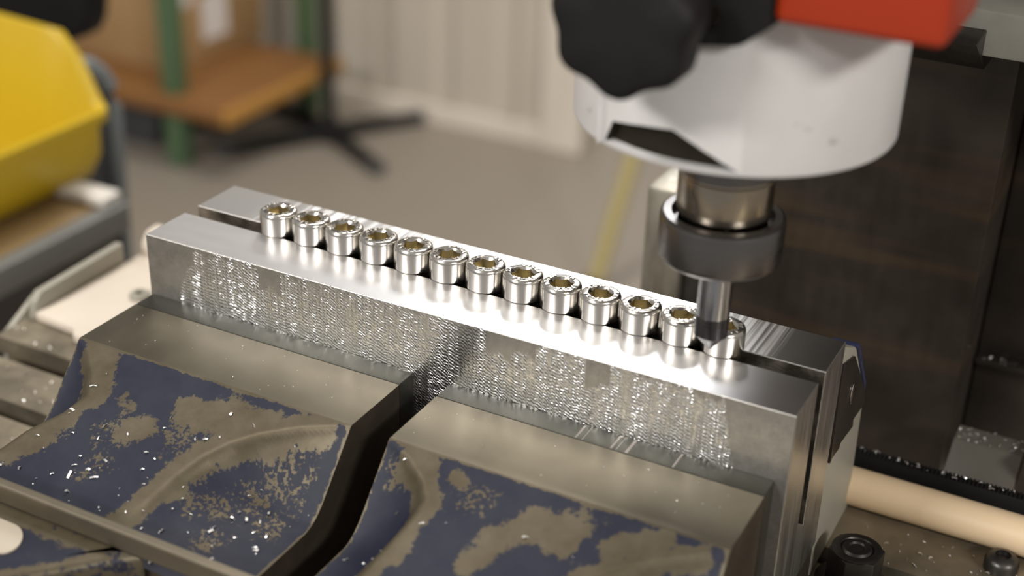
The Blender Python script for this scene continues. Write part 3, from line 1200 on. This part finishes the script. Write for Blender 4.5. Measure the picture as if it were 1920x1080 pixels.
def carton(loc, size, label, labels):
    x, y, z = loc
    a, b, c = size
    t = thing('cardboard_box', (x + a / 2, y + b / 2, z), label, 'box')
    bm = B()
    box(bm, x, x + a, y, y + b, z, z + c, 3)
    put(bm, 'carton', 'card', t, 30)
    bm = B()
    box(bm, x + a * .1, x + a * .9, y + b / 2 - 25, y + b / 2 + 25, z + c, z + c + 0.8)
    put(bm, 'packing_tape', 'card', t)
    for (ly0, ly1, lz0, lz1) in labels:
        bm = B()
        box(bm, x + a, x + a + 1.2, ly0, ly1, lz0, lz1)
        put(bm, 'paper_label', 'paper', t)
    return t


carton((-1930, 1896, -799), (300, 300, 270), 'brown cardboard box with white paper labels on the rack shelf', [(1990, 2072, -758, -664), (1880 + 22, 1958, -672, -600)])
carton((-2360, 1850, -799), (390, 300, 220), 'plain brown cardboard box at the far left of the rack shelf', [])

ut = thing('storage_tub', (-1900, 1990, FL), 'dark plastic tub standing on the floor under the rack shelf', 'tub')
bm = B()
prism(bm, [(-2330, FL), (-1660, FL), (-1640, FL + 96), (-2350, FL + 96)], 'y', 1850, 2140, 4)
put(bm, 'tub_body', 'dark_grey', ut, 30)
bm = B()
box(bm, -2362, -1628, 1838, 2152, FL + 96, FL + 108, 3)
put(bm, 'lid', 'black', ut, 30)

sd = thing('pole_stand', (-1376, 2068, FL), 'black pole stand with four legged cross foot beside the rack', 'stand')
bm = B()
lathe(bm, [(26, FL + 8), (26, FL + 40), (13, FL + 48), (13, FL + 1500)], (-1376, 2068), 24)
put(bm, 'pole', 'black', sd, 40)
for ex, ey in ((-1201, 1972), (-1275, 2246), (-1503, 1884), (-1578, 2162)):
    bm = B()
    d = Vector((ex + 1376, ey - 2068, 0)).normalized()
    p0 = Vector((-1376, 2068, FL + 22))
    tube(bm, [p0, p0 + d * 60, Vector((ex, ey, FL + 15))], [15, 15, 13], 12)
    lg = put(bm, 'leg', 'black', sd, 40)
    bm = B()
    tube(bm, [Vector((ex, ey, FL + 15)) - d * 4, Vector((ex, ey, FL + 15)) + d * 14], 15, 14)
    put(bm, 'end_cap', 'dark_grey', lg, 40)

br = thing('broom_handle', (-606, 1700, FL), 'olive yellow pole leaning up behind the milling head', 'pole')
bm = B()
tube(bm, [(-606, 1700, FL), (-472, 2268, 430)], 14, 18)
put(bm, 'pole', 'broom', br, 40)
bm = B()
lathe(bm, [(18, FL), (18, FL + 30), (15, FL + 34)], (-606, 1702), 18)
put(bm, 'pole_foot', 'black', br, 40)

# --------------------------------------------------------------------------
# bright chips
# --------------------------------------------------------------------------


def chips(name, spots, label, seed):
    rnd = random.Random(seed)
    bm = B()
    for x, y, z, s in spots:
        L_, W_, T_ = s * rnd.uniform(0.7, 1.5), s * rnd.uniform(0.25, 0.6), s * 0.10
        rot = Matrix.Rotation(rnd.uniform(0, 6.28), 4, 'Z') @ Matrix.Rotation(rnd.gauss(0, 0.35), 4, 'X') @ Matrix.Rotation(rnd.gauss(0, 0.35), 4, 'Y')
        mat = Matrix.Translation((x, y, z + T_ + s * 0.12)) @ rot
        k = rnd.uniform(0.1, 0.35) * s
        top = [[bm.verts.new(mat @ Vector((u * L_ / 2, w * W_ / 2, (1 - u * u) * k + T_ / 2))) for w in (-1, 1)] for u in (-1, 0, 1)]
        bot = [[bm.verts.new(mat @ Vector((u * L_ / 2, w * W_ / 2, (1 - u * u) * k - T_ / 2))) for w in (-1, 1)] for u in (-1, 0, 1)]
        for i in (0, 1):
            bm.faces.new((top[i][0], top[i + 1][0], top[i + 1][1], top[i][1]))
            bm.faces.new((bot[i][0], bot[i][1], bot[i + 1][1], bot[i + 1][0]))
            bm.faces.new((top[i][0], bot[i][0], bot[i + 1][0], top[i + 1][0]))
            bm.faces.new((top[i][1], top[i + 1][1], bot[i + 1][1], bot[i][1]))
        bm.faces.new((top[0][0], top[0][1], bot[0][1], bot[0][0]))
        bm.faces.new((top[2][0], bot[2][0], bot[2][1], top[2][1]))
    o = put(bm, name, 'chips')
    tag(o, label, 'chips', None, 'stuff')
    return o


rnd = random.Random(5)
sp = []
while len(sp) < 95:
    x, y = rnd.uniform(2, 80), rnd.uniform(-73, -30)
    if rnd.random() > min(1, (-y - 28) / 30):
        continue
    sp.append((x, y, jaw_height(x, y, xa0, xa1, LR, RR), rnd.choice([0.4, 0.6, 0.8, 1.0, 1.3])))
for _ in range(26):
    sp.append((rnd.uniform(4, 79), rnd.uniform(-26, -8), CZ, 0.22))
chips('metal_chips', sp, 'bright metal chips scattered over the left vise jaw half', 1)
sp = []
while len(sp) < 40:
    x, y = rnd.uniform(94, 172), rnd.uniform(-73, -30)
    if rnd.random() > min(1, (-y - 28) / 34) * (1.0 if x < 112 else 0.45):
        continue
    sp.append((x, y, jaw_height(x, y, xb0, xb1, LR2, RR2), rnd.choice([0.5, 0.7, 0.9, 1.2])))
for _ in range(16):
    sp.append((rnd.uniform(94, 170), rnd.uniform(-26, -8), CZ, 0.22))
for q in ((126, -12), (139, -14), (148, -10), (163, -16), (112, -20)):
    sp.append((q[0], q[1], CZ, 0.35))
chips('metal_chips', sp, 'bright metal chips scattered over the right vise jaw half', 2)
sp = [(rnd.uniform(181, 240), rnd.uniform(53, 69), TZ, rnd.choice([0.5, 0.7, 1.0])) for _ in range(60)]
chips('metal_chips', sp, 'bright metal chips on the table between the hex nut and the cream rod', 3)
sp = [(rnd.uniform(-90, -5), rnd.choice([rnd.uniform(-40, -10), rnd.uniform(0, 15), rnd.uniform(28, 34)]), TZ, rnd.choice([0.5, 0.8, 1.1])) for _ in range(70)]
chips('metal_chips', sp, 'bright metal chips on the slotted table left of the vise', 4)
sp = [(rnd.uniform(197, 215), rnd.uniform(104, 111.5), -57.5, rnd.choice([0.6, 1.0])) for _ in range(30)]
sp += [(rnd.uniform(176, 225), rnd.uniform(86.5, 91), TZ, rnd.choice([0.6, 1.0])) for _ in range(50)]
sp += [(rnd.uniform(170, 235), rnd.uniform(82.8, 85.2), -57.4, rnd.choice([0.5, 0.8, 1.1])) for _ in range(45)]
sp += [(rnd.uniform(194, 285), rnd.uniform(145.8, 149.5), -53.5, rnd.choice([0.5, 0.8])) for _ in range(90)]
chips('metal_chips', sp, 'bright metal chips along the foot of the dark column', 5)
